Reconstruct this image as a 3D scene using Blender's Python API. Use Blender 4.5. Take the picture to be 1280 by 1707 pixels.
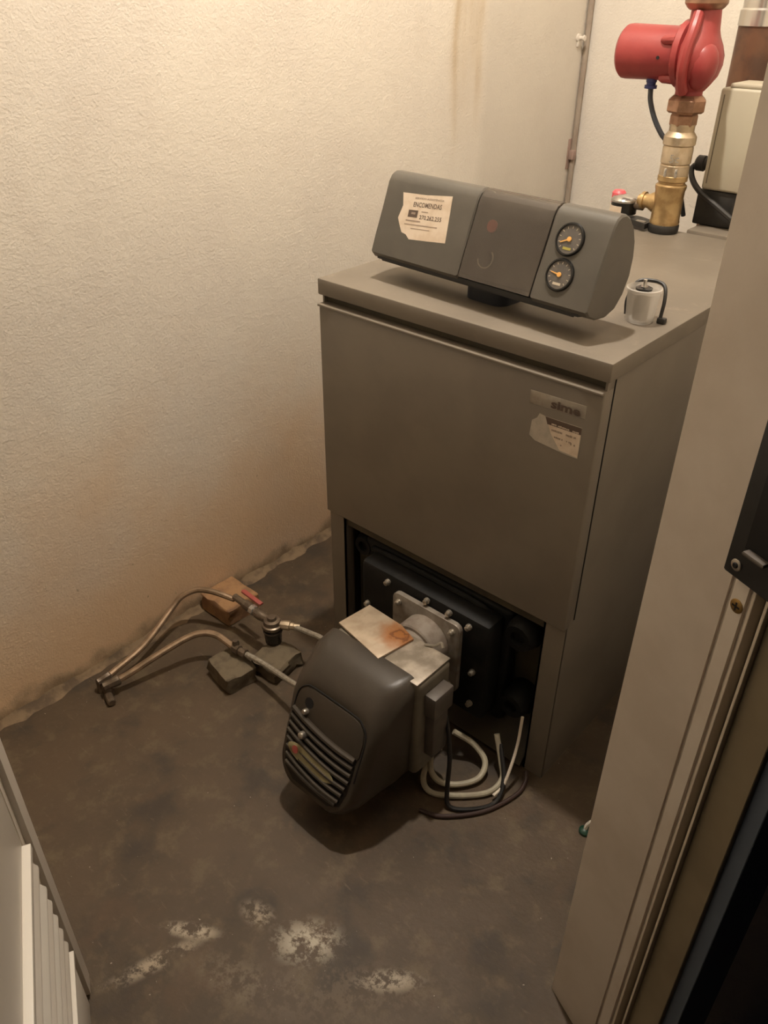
import bpy, bmesh, math, random
from mathutils import Vector, Matrix
random.seed(7)
for o in list(bpy.data.objects): bpy.data.objects.remove(o, do_unlink=True)
scene = bpy.context.scene
COL = scene.collection
pi = math.pi

# ------------------------------------------------------------------ camera
FPX, PITCH, ROLL, HEAD = 1332.65, math.radians(33.122), math.radians(0.347), math.radians(-41.622)
CAM = Vector((1.114, -1.064, 1.414))
fw = Vector((math.sin(HEAD)*math.cos(PITCH), math.cos(HEAD)*math.cos(PITCH), -math.sin(PITCH)))
rt = Vector((math.cos(HEAD), -math.sin(HEAD), 0)); up = rt.cross(fw)
r2 = rt*math.cos(ROLL) + up*math.sin(ROLL); u2 = -rt*math.sin(ROLL) + up*math.cos(ROLL)
cam = bpy.data.cameras.new('camera'); camo = bpy.data.objects.new('camera', cam); COL.objects.link(camo)
camo.matrix_world = Matrix(((r2.x, u2.x, -fw.x, CAM.x), (r2.y, u2.y, -fw.y, CAM.y), (r2.z, u2.z, -fw.z, CAM.z), (0, 0, 0, 1)))
cam.sensor_fit = 'VERTICAL'; cam.sensor_height = 36.0; cam.lens = FPX/1707*36.0
cam.clip_start = 0.02
scene.camera = camo

# ------------------------------------------------------------------ world, light, exposure
world = bpy.data.worlds.new('world'); scene.world = world; world.use_nodes = True
bg = world.node_tree.nodes['Background']; bg.inputs[0].default_value = (0.35, 0.5, 0.8, 1); bg.inputs[1].default_value = 0.004
LAMP = Vector((0.24, 0.05, 2.95)); LAMP_POWER = 148.0; LAMP_COL = (1.0, 0.905, 0.79)
vs = scene.view_settings
vs.view_transform = 'Standard'; vs.look = 'None'; vs.exposure = 0.0; vs.gamma = 1.0; vs.use_curve_mapping = False

# ------------------------------------------------------------------ material helpers
class NT:
    def __init__(s, name):
        s.m = bpy.data.materials.new(name); s.m.use_nodes = True; s.t = s.m.node_tree
        s.b = s.t.nodes['Principled BSDF']; s.out = s.t.nodes['Material Output']
    def n(s, kind, **kw):
        x = s.t.nodes.new(kind)
        for k, v in kw.items(): setattr(x, k, v)
        return x
    def put(s, sock, v):
        if hasattr(v, 'is_output'): s.t.links.new(v, sock)
        elif isinstance(v, (tuple, list)) and len(v) == 3 and sock.type == 'RGBA': sock.default_value = (*v, 1)
        else: sock.default_value = v
    def math(s, op, a, b=0.0, clamp=False):
        x = s.n('ShaderNodeMath', operation=op, use_clamp=clamp); s.put(x.inputs[0], a); s.put(x.inputs[1], b); return x.outputs[0]
    def mix(s, f, a, b, mode='MIX'):
        x = s.n('ShaderNodeMix', data_type='RGBA', blend_type=mode); s.put(x.inputs[0], f); s.put(x.inputs[6], a); s.put(x.inputs[7], b); return x.outputs[2]
    def co(s):
        return s.n('ShaderNodeTexCoord').outputs['Object']
    def xyz(s):
        x = s.n('ShaderNodeSeparateXYZ'); s.t.links.new(s.co(), x.inputs[0]); return x.outputs
    def noise(s, scale, detail=4, rough=.55, vec=None, stretch=None):
        x = s.n('ShaderNodeTexNoise'); x.inputs['Scale'].default_value = scale; x.inputs['Detail'].default_value = detail; x.inputs['Roughness'].default_value = rough
        v = vec if vec is not None else s.co()
        if stretch:
            mp = s.n('ShaderNodeMapping'); mp.inputs['Scale'].default_value = stretch; s.t.links.new(v, mp.inputs[0]); v = mp.outputs[0]
        s.t.links.new(v, x.inputs['Vector']); return x.outputs[0]
    def ramp(s, v, a, b):            # smooth 0..1 between a and b
        x = s.n('ShaderNodeMapRange', interpolation_type='SMOOTHSTEP'); s.put(x.inputs[0], v); x.inputs[1].default_value = a; x.inputs[2].default_value = b; return x.outputs[0]
    def bump(s, h, strength, dist=.002):
        x = s.n('ShaderNodeBump'); x.inputs['Strength'].default_value = strength; x.inputs['Distance'].default_value = dist; s.put(x.inputs['Height'], h); s.t.links.new(x.outputs[0], s.b.inputs['Normal'])
    def fin(s, col, rough=.5, metal=0.0, spec=None):
        s.put(s.b.inputs['Base Color'], col); s.put(s.b.inputs['Roughness'], rough); s.b.inputs['Metallic'].default_value = metal
        if spec is not None: s.b.inputs['Specular IOR Level'].default_value = spec
        return s.m

def simple(name, c1, c2=None, scale=30, rough=.5, metal=0., bump=0., bscale=120, lo=.4, hi=.65, spec=None, coat=0.):
    t = NT(name); c = c1
    if c2 is not None: c = t.mix(t.ramp(t.noise(scale, 5), lo, hi), c1, c2)
    if bump: t.bump(t.noise(bscale, 4), bump)
    m = t.fin(c, rough, metal, spec)
    if coat: t.b.inputs['Coat Weight'].default_value = coat; t.b.inputs['Coat Roughness'].default_value = .12
    return m

M = {}
def wall_material(name, stains):
    t = NT(name); x, y, z = t.xyz()
    big = t.noise(2.2, 4); mid = t.noise(9, 5)
    c = t.mix(t.ramp(big, .35, .7), (.78, .725, .635), (.72, .665, .59))
    c = t.mix(t.math('MULTIPLY', t.ramp(mid, .5, .75), .35), c, (.68, .61, .525))
    if stains:
        warp = t.math('MULTIPLY', t.math('SUBTRACT', t.noise(3.0, 3), .5), .07)
        yy = t.math('ADD', y, warp)
        def streak(c0, w, zlo, zhi):
            d = t.math('DIVIDE', t.math('SUBTRACT', yy, c0), w)
            g = t.math('POWER', 2.718, t.math('MULTIPLY', t.math('MULTIPLY', d, d), -1.0))
            return t.math('MULTIPLY', g, t.ramp(z, zlo, zhi))
        s1 = streak(.895, .016, .92, 1.30); s2 = streak(1.0, .022, .98, 1.36); s3 = streak(.945, .055, .95, 1.35)
        tex = t.ramp(t.noise(26, 5, stretch=(1, 1, .12)), .3, .75)
        s = t.math('ADD', t.math('MULTIPLY', t.math('ADD', s1, s2), .50), t.math('MULTIPLY', s3, .36), True)
        s = t.math('MULTIPLY', s, t.math('ADD', t.math('MULTIPLY', tex, .5), .5), True)
        c = t.mix(s, c, (.46, .32, .15))
        # greyer, darker stretch beyond the streaks
        c = t.mix(t.math('MULTIPLY', t.ramp(yy, 1.0, 1.06), .35), c, (.50, .455, .39))
        # rising damp: ochre, ragged upper border
        zz = t.math('ADD', z, t.math('MULTIPLY', t.math('SUBTRACT', t.noise(2.6, 5), .5), .9))
        damp = t.math('SUBTRACT', 1.0, t.ramp(zz, -.05, .85))
        c = t.mix(t.math('MULTIPLY', damp, .88), c, (.76, .52, .305))
        grime = t.math('MULTIPLY', t.math('SUBTRACT', 1.0, t.ramp(t.math('ADD', z, t.math('MULTIPLY', t.math('SUBTRACT', t.noise(14, 5), .5), .12)), .0, .06)), .75)
        c = t.mix(grime, c, (.20, .15, .095))
        chips = t.ramp(t.noise(38, 3), .72, .76)
        c = t.mix(t.math('MULTIPLY', chips, t.math('MULTIPLY', damp, .7)), c, (.28, .2, .12))
    h = t.math('ADD', t.noise(190, 3), t.math('MULTIPLY', t.noise(45, 3), .9))
    t.bump(h, .55, .0022)
    return t.fin(c, .75, 0, .25)
M['wall_left'] = wall_material('stained_plaster', True)
M['wall'] = wall_material('plain_plaster', False)
M['wall_unseen'] = simple('dark_unseen_wall', (.27, .235, .19), (.22, .19, .155), 6, .85, 0, .4, 90)  # tone for the unseen front wall, kept dark to cut bounced light

def floor_material():
    t = NT('stained_concrete'); x, y, z = t.xyz()
    a = t.noise(3.2, 6, .62); b = t.noise(17, 6, .65); c3 = t.noise(75, 4, .6)
    c = t.mix(t.ramp(a, .3, .7), (.088, .057, .031), (.061, .041, .022))
    c = t.mix(t.math('MULTIPLY', t.ramp(b, .50, .68), .85), c, (.118, .084, .045))
    c = t.mix(t.math('MULTIPLY', t.ramp(c3, .55, .8), .4), c, (.13, .093, .057))
    c = t.mix(t.math('MULTIPLY', t.ramp(t.noise(6.5, 5), .52, .66), .75), c, (.042, .030, .020))
    c = t.mix(t.math('MULTIPLY', t.ramp(t.noise(4.2, 5, .6, stretch=(1.3, .8, 1)), .55, .68), .5), c, (.105, .062, .031))
    c = t.mix(t.math('MULTIPLY', t.ramp(t.noise(30, 5, .7, stretch=(.5, 2.2, 1)), .60, .70), .35), c, (.17, .125, .075))
    # spilled whitewash near the doorway
    def blot(cx, cy, rx, ry, ang, sc=26, thr=.46):
        ca, sa = math.cos(ang), math.sin(ang)
        dx = t.math('SUBTRACT', x, cx); dy = t.math('SUBTRACT', y, cy)
        u = t.math('DIVIDE', t.math('ADD', t.math('MULTIPLY', dx, ca), t.math('MULTIPLY', dy, sa)), rx)
        v = t.math('DIVIDE', t.math('SUBTRACT', t.math('MULTIPLY', dy, ca), t.math('MULTIPLY', dx, sa)), ry)
        d = t.math('SQRT', t.math('ADD', t.math('MULTIPLY', u, u), t.math('MULTIPLY', v, v)))
        f = t.math('SUBTRACT', 1.0, t.ramp(d, .15, 1.0))
        k = t.math('MULTIPLY', f, t.ramp(t.math('ADD', t.math('MULTIPLY', t.noise(sc, 6, .72), .75), t.math('MULTIPLY', t.noise(110, 4, .7), .25)), thr, thr+.10))
        return k
    for (cx, cy, rx, ry, an, col, w) in BLOTS:
        c = t.mix(t.math('MULTIPLY', blot(cx, cy, rx, ry, an), w), c, col)
    dots = t.ramp(t.noise(120, 2, .4), .765, .785)
    c = t.mix(t.math('MULTIPLY', dots, .7), c, (.42, .36, .27))
    t.bump(t.math('ADD', b, t.math('MULTIPLY', c3, .6)), .35, .004)
    return t.fin(c, t.math('ADD', .42, t.math('MULTIPLY', a, .35)), 0, .45)
BLOTS = [(.505, -.575, .085, .055, .7, (.50, .44, .34), .9), (.655, -.53, .075, .025, .75, (.58, .5, .38), .9),
         (.335, -.70, .07, .02, .6, (.5, .42, .31), .9), (.335, -.775, .12, .022, 1.25, (.42, .34, .24), .8), (.40, -.60, .05, .03, .2, (.45, .37, .27), .6),
         (.60, -.60, .28, .07, .75, (.17, .125, .08), .5), (.45, -.70, .10, .05, .3, (.2, .155, .1), .5)]
M['floor'] = floor_material()
M['boiler'] = simple('taupe_enamel', (.215, .182, .142), (.19, .16, .125), 6, .42, 0, .08, 300, spec=.4)
def lid_material():
    t = NT('dusty_lid_enamel')
    c = t.mix(t.ramp(t.noise(5, 5), .35, .7), (.215, .182, .142), (.178, .15, .117))
    c = t.mix(t.math('MULTIPLY', t.ramp(t.noise(22, 6, .7), .55, .75), .6), c, (.27, .228, .175))
    return t.fin(c, .5, 0, .35)
M['lid'] = lid_material()
M['black_iron'] = simple('black_iron', (.005, .005, .0045), (.010, .009, .008), 25, .6, 0, .3, 90, spec=.25)
M['olive_sheet'] = simple('olive_sheet', (.075, .062, .035), (.055, .045, .03), 14, .5)
M['bolt'] = simple('zinc_bolt', (.62, .57, .48), (.5, .44, .36), 60, .3, .8)
M['panel_grey'] = simple('charcoal_plastic', (.096, .087, .072), (.112, .10, .082), 9, .42, 0, .05, 400, spec=.45)
M['panel_dark'] = simple('dark_plastic', (.018, .018, .018), (.025, .025, .025), 20, .5)
M['navy'] = simple('dark_blue_plastic', (.015, .019, .028), None, 20, .5)
M['seam'] = simple('seam_black', (.006, .006, .006), None, 1, .7)
def smoked():
    t = NT('smoked_window')
    g = t.n('ShaderNodeBsdfTransparent'); g.inputs[0].default_value = (.80, .76, .72, 1)
    mx = t.n('ShaderNodeMixShader')
    c = t.mix(t.ramp(t.noise(18, 5, .7), .4, .75), (.15, .13, .11), (.20, .175, .145))
    t.fin(c, .28, 0, .6)
    mx.inputs[0].default_value = .40
    t.t.links.new(g.outputs[0], mx.inputs[1]); t.t.links.new(t.b.outputs[0], mx.inputs[2]); t.t.links.new(mx.outputs[0], t.out.inputs[0])
    return t.m
M['smoked'] = smoked()
M['red_button'] = simple('red_button', (.85, .09, .05), None, 1, .4)
M['white_plastic'] = simple('ivory_plastic', (.85, .80, .70), None, 1, .4)
M['bezel'] = simple('gauge_bezel', (.01, .01, .01), None, 1, .25)
M['dial'] = simple('gauge_dial', (.11, .10, .09), (.15, .13, .11), 60, .35)
M['needle'] = simple('amber_needle', (.85, .45, .12), None, 1, .4)
M['dialmark'] = simple('dial_mark', (.6, .52, .4), None, 1, .5)
M['dialgreen'] = simple('dial_olive', (.42, .36, .08), None, 1, .5)
M['dialred'] = simple('dial_red', (.40, .12, .06), None, 1, .5)
M['paper'] = simple('aged_paper', (.72, .60, .47), (.64, .51, .38), 40, .7)
M['paper_torn'] = simple('torn_paper', (.50, .44, .36), (.42, .37, .30), 60, .8)
M['ink'] = simple('brown_ink', (.11, .075, .055), None, 1, .7)
M['ink_pale'] = simple('faded_ink', (.33, .25, .19), None, 1, .7)
M['badge'] = simple('badge_metal', (.40, .36, .30), (.33, .29, .24), 50, .35, .35)
M['hood'] = simple('grey_hood_enamel', (.046, .036, .026), (.066, .052, .038), 7, .38, 0, .10, 220, .35, .75, .4)
def burner_metal(rust):
    t = NT('rusty_plate' if rust else 'cast_grey')
    c = t.mix(t.ramp(t.noise(30, 5), .35, .7), (.50, .40, .29), (.38, .29, .20)) if rust else t.mix(t.ramp(t.noise(26, 5), .4, .68), (.25, .21, .16), (.44, .37, .295))
    if rust:
        x, y, z = t.xyz()
        dx = t.math('SUBTRACT', x, .045); dy = t.math('SUBTRACT', y, .055)
        d = t.math('SQRT', t.math('ADD', t.math('MULTIPLY', dx, dx), t.math('MULTIPLY', dy, dy)))
        d = t.math('ADD', d, t.math('MULTIPLY', t.math('SUBTRACT', t.noise(40, 4), .5), .05))
        c = t.mix(t.math('SUBTRACT', 1.0, t.ramp(d, .012, .062)), c, (.36, .14, .04))
        ring = t.math('SUBTRACT', 1.0, t.ramp(t.math('ABSOLUTE', t.math('SUBTRACT', d, .014)), .001, .006))
        c = t.mix(t.math('MULTIPLY', ring, .7), c, (.14, .05, .02))
    return t.fin(c, .45, .25)
M['burner_rust'] = burner_metal(True); M['burner_cast'] = burner_metal(False)
M['housing_side'] = simple('housing_grey', (.17, .145, .105), (.13, .11, .08), 18, .5)
M['flange'] = simple('flange_steel', (.34, .30, .25), (.24, .20, .16), 30, .42, .4)
M['tube_steel'] = simple('blast_tube', (.36, .31, .26), (.28, .23, .19), 40, .4, .35)
M['vent_dark'] = simple('vent_dark', (.012, .010, .008), None, 1, .6)
M['label_plate'] = simple('yellowed_plate', (.30, .26, .14), (.24, .20, .10), 50, .4)
M['knob'] = simple('steel_knob', (.45, .41, .35), None, 1, .28, .8)
M['plug'] = simple('grey_plug', (.10, .082, .068), (.12, .10, .08), 25, .5)
M['cable_white'] = simple('dirty_white_cable', (.47, .42, .30), (.38, .33, .24), 40, .5)
M['cable_black'] = simple('black_cable', (.014, .012, .011), None, 1, .45)
M['cable_brown'] = simple('brown_cable', (.045, .022, .016), None, 1, .5)
M['copper_dull'] = simple('dull_copper', (.33, .225, .14), (.22, .15, .09), 35, .45, .5)
M['hose'] = simple('braided_hose', (.44, .40, .33), (.32, .28, .22), 160, .4, .5, .4, 400)
M['fitting'] = simple('dark_fitting', (.14, .105, .075), (.22, .17, .12), 45, .38, .6)
M['filter_bowl'] = simple('filter_bowl', (.016, .014, .013), None, 1, .25)
M['red_knob'] = simple('faded_red', (.35, .075, .06), None, 1, .5)
M['brick'] = simple('dusty_brick', (.34, .19, .085), (.24, .13, .065), 30, .85, 0, .5, 90)
M['block'] = simple('dusty_block', (.15, .115, .07), (.10, .075, .046), 35, .85, 0, .5, 90)
M['pump_red'] = simple('pump_red', (.32, .045, .043), (.26, .032, .034), 12, .4, 0, .12, 150, spec=.5)
M['brass'] = simple('brass', (.56, .40, .20), (.42, .28, .13), 40, .34, .75)
M['brass_pale'] = simple('pale_brass', (.56, .46, .33), (.46, .36, .24), 50, .36, .7)
M['copper'] = simple('union_copper', (.40, .235, .155), (.28, .16, .10), 40, .36, .7)
M['rust_pipe'] = simple('brown_pipe', (.17, .085, .05), (.10, .055, .038), 16, .45, .35)
M['cream'] = simple('cream_casing', (.52, .48, .37), (.48, .43, .33), 8, .42)
M['rubber'] = simple('black_rubber', (.018, .017, .016), (.03, .028, .025), 30, .5)
M['blue_gland'] = simple('blue_gland', (.035, .045, .16), None, 1, .4)
M['grey_cable'] = simple('grey_cable', (.055, .06, .07), None, 1, .4)
M['gauge_glass'] = simple('gauge_chrome', (.45, .43, .40), None, 1, .2, .8)
M['pink'] = simple('pink_cap', (.75, .12, .14), None, 1, .4)
M['frame_white'] = simple('worn_frame_paint', (.72, .64, .55), (.63, .55, .46), 5, .5, 0, .08, 200)
M['frame_alu'] = simple('frame_aluminium', (.84, .76, .66), (.78, .69, .58), 10, .42, .1)
M['frame_lip'] = simple('frame_lip', (.78, .68, .55), None, 1, .4)
M['frame_olive_shade'] = simple('frame_outer_shade', (.30, .245, .155), (.25, .20, .125), 6, .5)  # shading of the outer board put into a darker olive tone
M['frame_blue_lit'] = simple('frame_grey_blue_lit', (.12, .15, .20), None, 6, .6)  # bluish light on the outer side put into the casing colour
M['seal'] = simple('seal_black', (.01, .009, .007), None, 1, .6)
M['brass_screw'] = simple('brass_screw', (.36, .23, .08), None, 1, .35, .8)
M['door'] = simple('door_lacquer', (.70, .64, .56), (.64, .58, .50), 4, .42)
M['door_lip'] = simple('door_lip', (.72, .67, .59), None, 1, .35)
M['green'] = simple('green_plastic', (.012, .05, .03), None, 1, .4)
M['trim'] = simple('brown_conduit', (.36, .30, .24), (.30, .24, .19), 12, .5)
M['bracket'] = simple('painted_bracket', (.33, .23, .19), None, 1, .5)
M['hook'] = simple('white_hook', (.70, .64, .56), None, 1, .4)
M['ceiling'] = simple('ceiling_paint', (.22, .205, .18), None, 1, .8)
M['silver'] = simple('silver_collar', (.60, .57, .52), None, 1, .25, .8)
def cup_plastic():
    t = NT('frosted_cup'); t.fin((.80, .76, .70), .35)
    g = t.n('ShaderNodeBsdfTransparent'); mx = t.n('ShaderNodeMixShader'); mx.inputs[0].default_value = .42
    t.t.links.new(g.outputs[0], mx.inputs[1]); t.t.links.new(t.b.outputs[0], mx.inputs[2]); t.t.links.new(mx.outputs[0], t.out.inputs[0]); return t.m
M['cup'] = cup_plastic()

# ------------------------------------------------------------------ object helpers
WL = {}
def link(name, me, mat, parent=None, loc=(0, 0, 0)):
    o = bpy.data.objects.new(name, me); COL.objects.link(o)
    if mat is not None and len(me.materials) == 0: me.materials.append(M[mat] if isinstance(mat, str) else mat)
    loc = Vector(loc); base = Vector((0, 0, 0))
    if parent is not None: o.parent = parent; base = WL[parent.name]
    o.location = loc - base; WL[o.name] = loc
    return o
def thing(name, label, cat, loc=(0, 0, 0), group=None):
    o = bpy.data.objects.new(name, None); COL.objects.link(o); o.location = loc; WL[o.name] = Vector(loc); o.empty_display_size = .05
    return tag(o, label, cat, group)
def tag(o, label, cat=None, group=None, kind=None):
    if label: o['label'] = label
    if cat: o['category'] = cat
    if group: o['group'] = group
    if kind: o['kind'] = kind
    return o
def fin(bm, name, smooth=True, ang=35):
    bmesh.ops.recalc_face_normals(bm, faces=bm.faces)
    me = bpy.data.meshes.new(name); bm.to_mesh(me); bm.free()
    if smooth:
        for p in me.polygons: p.use_smooth = True
        me.set_sharp_from_angle(angle=math.radians(ang))
    return me
def shift(bm, base):
    if base is not None: bmesh.ops.translate(bm, verts=bm.verts, vec=-Vector(base))
def build(name, bm, mat, parent=None, loc=None, ang=35):
    """bm in world coordinates; origin at loc (default: parent's or own centre of base)"""
    if loc is None:
        xs = [v.co.x for v in bm.verts]; ys = [v.co.y for v in bm.verts]; zs = [v.co.z for v in bm.verts]
        loc = Vector(((min(xs)+max(xs))/2, (min(ys)+max(ys))/2, min(zs)))
    shift(bm, loc)
    return link(name, fin(bm, name, True, ang), mat, parent, loc)
def b_box(bm, a, b, bev=0.0, seg=2):
    (x0, y0, z0), (x1, y1, z1) = a, b
    vs_ = [bm.verts.new(p) for p in ((x0,y0,z0),(x1,y0,z0),(x1,y1,z0),(x0,y1,z0),(x0,y0,z1),(x1,y0,z1),(x1,y1,z1),(x0,y1,z1))]
    fs = [bm.faces.new([vs_[i] for i in q]) for q in ((0,3,2,1),(4,5,6,7),(0,1,5,4),(1,2,6,5),(2,3,7,6),(3,0,4,7))]
    if bev: bmesh.ops.bevel(bm, geom=list({e for f in fs for e in f.edges}), offset=bev, segments=seg, affect='EDGES', profile=.5)
    return bm
def box(name, a, b, mat, parent=None, bev=0.0, seg=2, loc=None):
    return build(name, b_box(bmesh.new(), a, b, bev, seg), mat, parent, loc)
def frame_of(d):
    d = Vector(d).normalized(); h = Vector((0, 0, 1)) if abs(d.z) < .9 else Vector((1, 0, 0))
    u = d.cross(h).normalized(); return d, u, u.cross(d)
def b_lathe(bm, o, axis, prof, n=28, hexa=False):
    """prof: list of (distance along axis, radius)"""
    d, u, v = frame_of(axis); o = Vector(o); rings = []
    for (t, r) in prof:
        if r < 1e-6: rings.append([bm.verts.new(o+d*t)]); continue
        rings.append([bm.verts.new(o+d*t+(u*math.cos(2*pi*k/n)+v*math.sin(2*pi*k/n))*r) for k in range(n)])
    for A, B in zip(rings, rings[1:]):
        if len(A) == 1 and len(B) == 1: continue
        for k in range(n):
            j = (k+1) % n
            if len(A) == 1: bm.faces.new((A[0], B[j], B[k]))
            elif len(B) == 1: bm.faces.new((A[k], A[j], B[0]))
            else: bm.faces.new((A[k], A[j], B[j], B[k]))
    for R in (rings[0], rings[-1]):
        if len(R) > 2: bm.faces.new(R)
    return bm
def lathe(name, o, axis, prof, mat, parent=None, n=28, loc=None, ang=35):
    return build(name, b_lathe(bmesh.new(), o, axis, prof, n), mat, parent, loc, ang)
def catmull(P, sub=6):
    P = [Vector(p) for p in P]; Q = [P[0]*2-P[1]]+P+[P[-1]*2-P[-2]]; out = []
    for i in range(1, len(Q)-2):
        a, b, c, d = Q[i-1], Q[i], Q[i+1], Q[i+2]
        for k in range(sub):
            t = k/sub; out.append(.5*((2*b)+(c-a)*t+(2*a-5*b+4*c-d)*t*t+(3*b-a-3*c+d)*t**3))
    out.append(P[-1]); return out
def b_tube(bm, P, r, n=10, sub=6, smooth=True):
    P = catmull(P, sub) if smooth else [Vector(p) for p in P]
    rs = r if isinstance(r, (list, tuple)) else [r]*len(P)
    d = (P[1]-P[0]).normalized(); _, u, v = frame_of(d); rings = []
    for i, p in enumerate(P):
        t = (P[min(i+1, len(P)-1)]-P[max(i-1, 0)]).normalized()
        u = (u-t*u.dot(t)).normalized(); v = t.cross(u)
        rings.append([bm.verts.new(p+(u*math.cos(2*pi*k/n)+v*math.sin(2*pi*k/n))*rs[i]) for k in range(n)])
    for A, B in zip(rings, rings[1:]):
        for k in range(n): j = (k+1) % n; bm.faces.new((A[k], A[j], B[j], B[k]))
    bm.faces.new(rings[0]); bm.faces.new(rings[-1]); return bm
def tube(name, P, r, mat, parent=None, n=10, sub=6, loc=None):
    return build(name, b_tube(bmesh.new(), P, r, n, sub), mat, parent, loc)
def b_prism(bm, poly, vec, bev=0.0):
    """extrude world-space polygon by vec"""
    vec = Vector(vec); A = [bm.verts.new(Vector(p)) for p in poly]; B = [bm.verts.new(Vector(p)+vec) for p in poly]; n = len(A)
    fa = bm.faces.new(A); fb = bm.faces.new(list(reversed(B)))
    for k in range(n): j = (k+1) % n; bm.faces.new((A[j], A[k], B[k], B[j]))
    if bev: bmesh.ops.bevel(bm, geom=list(set(fa.edges) | set(fb.edges)), offset=bev, segments=2, affect='EDGES', profile=.5)
    return bm
def prism(name, poly, vec, mat, parent=None, bev=0.0, loc=None, ang=35):
    return build(name, b_prism(bmesh.new(), poly, vec, bev), mat, parent, loc, ang)
def rrect(w, h, r, n=5, x0=0, y0=0):
    out = []
    for cx, cy, a0 in ((w/2-r, h/2-r, 0), (-w/2+r, h/2-r, pi/2), (-w/2+r, -h/2+r, pi), (w/2-r, -h/2+r, 1.5*pi)):
        for k in range(n+1): a = a0+pi/2*k/n; out.append((x0+cx+r*math.cos(a), y0+cy+r*math.sin(a)))
    return out
def lettering(name, body, width, height, mat, parent, o, X, Y, depth=.0004, bold=0.0):
    """flat printed text: lower-left corner o, reading along X, up along Y"""
    cu = bpy.data.curves.new(name, 'FONT'); cu.body = body; cu.size = 1.0; cu.resolution_u = 2; cu.offset = bold
    ob = bpy.data.objects.new(name, cu); COL.objects.link(ob); dg = bpy.context.evaluated_depsgraph_get()
    me = bpy.data.meshes.new_from_object(ob.evaluated_get(dg)); bpy.data.objects.remove(ob, do_unlink=True)
    xs = [v.co.x for v in me.vertices]; ys = [v.co.y for v in me.vertices]
    X = Vector(X).normalized(); Y = Vector(Y).normalized(); N = X.cross(Y); o = Vector(o)
    bm = bmesh.new(); bm.from_mesh(me)
    for v in bm.verts:
        a = (v.co.x-min(xs))/(max(xs)-min(xs))*width; b = (v.co.y-min(ys))/(max(ys)-min(ys))*height
        v.co = o+X*a+Y*b+N*depth
    bpy.data.meshes.remove(me)
    loc = o.copy(); shift(bm, loc); me = bpy.data.meshes.new(name); bm.to_mesh(me); bm.free()
    return link(name, me, mat, parent, loc)

# ------------------------------------------------------------------ the room
WX, D, ZC = -.378, 1.572, 3.20
J = Vector((.866, -.352, 0)); DD = Vector((.912, -.41, 0)).normalized(); NN = Vector((.41, .912, 0)).normalized()
def jt(s, t, z=0): return J + DD*s + NN*t + Vector((0, 0, z))
o = box('floor', (-.6, -3.0, -.12), (2.6, 1.8, 0), 'floor', loc=(0, 0, 0)); tag(o, 'dark stained concrete floor with spilled whitewash', kind='structure')
def wall_grid():
    bm = bmesh.new(); ny, nz = 60, 40; g = []
    for i in range(ny+1):
        row = []
        for k in range(nz+1):
            y = -2.0+(D+2.0)*i/ny; z = ZC*k/nz
            x = WX + .0025*math.sin(y*3.1+z*2)+.002*math.sin(z*5.3-y*2.2)
            row.append(bm.verts.new((x, y, z)))
        g.append(row)
    for i in range(ny):
        for k in range(nz): bm.faces.new((g[i][k], g[i+1][k], g[i+1][k+1], g[i][k+1]))
    b_box(bm, (WX-.14, -2.0, 0), (WX-.012, D+.1, ZC))
    return bm
o = build('wall_left', wall_grid(), 'wall_left', loc=(0, 0, 0)); tag(o, 'rough cream plaster wall with brown drip stain and ochre damp', kind='structure')
o = box('wall_back', (WX, D, 0), (1.9, D+.12, ZC), 'wall', loc=(0, 0, 0)); tag(o, 'cream plaster wall behind the red pump', kind='structure')
o = box('wall_front', (WX, -2.12, 0), (.3, -2.0, ZC), 'wall_unseen', loc=(0, 0, 0)); tag(o, 'plaster wall beyond the louvred door', kind='structure')
o = box('ceiling', (-.6, -2.2, ZC), (2.4, 1.8, ZC+.1), 'ceiling', loc=(0, 0, 0)); tag(o, 'flat painted ceiling', kind='structure')
def slab(s0, s1, t0, t1, z0, z1): return b_prism(bmesh.new(), [jt(s0, t0, z0), jt(s1, t0, z0), jt(s1, t1, z0), jt(s0, t1, z0)], (0, 0, z1-z0))
bm = slab(.02, .2, .062, .6, 0, ZC)
for q in ((.002, .2, -2.0, -.80, 0, ZC), (.002, .2, -.80, .062, 2.08, ZC)):
    b_prism(bm, [jt(q[0], q[2], q[4]), jt(q[1], q[2], q[4]), jt(q[1], q[3], q[4]), jt(q[0], q[3], q[4])], (0, 0, q[5]-q[4]))
b_prism(bm, [(.874, -.338, 0), (.95, -.30, 0), (.95, D+.05, 0), (.80, D+.05, 0), (.806, -.135, 0)], (0, 0, ZC))
o = build('wall_right', bm, 'wall', loc=(0, 0, 0)); tag(o, 'slanted plaster wall holding the doorway', kind='structure')
# rough mortar fillet along the foot of the left wall
def fillet():
    bm = bmesh.new(); n = 150; rows = []
    for i in range(n+1):
        y = -1.9+3.4*i/n; w = .010+.014*random.random(); h = .006+.010*random.random()
        rows.append([bm.verts.new(p) for p in ((WX-.004, y, h+.01), (WX+w*.35, y, h*.62), (WX+w*.8, y, h*.25), (WX+w*1.3, y, -.001))])
    for A, B in zip(rows, rows[1:]):
        for k in range(3): bm.faces.new((A[k], A[k+1], B[k+1], B[k]))
    return bm
M['fillet'] = simple('crumbling_mortar', (.22, .15, .085), (.11, .075, .045), 26, .9, 0, .7, 80)
o = build('baseboard_left', fillet(), 'fillet', loc=(0, 0, 0), ang=60); tag(o, 'crumbling mortar strip along the foot of the left wall', kind='structure')
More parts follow.
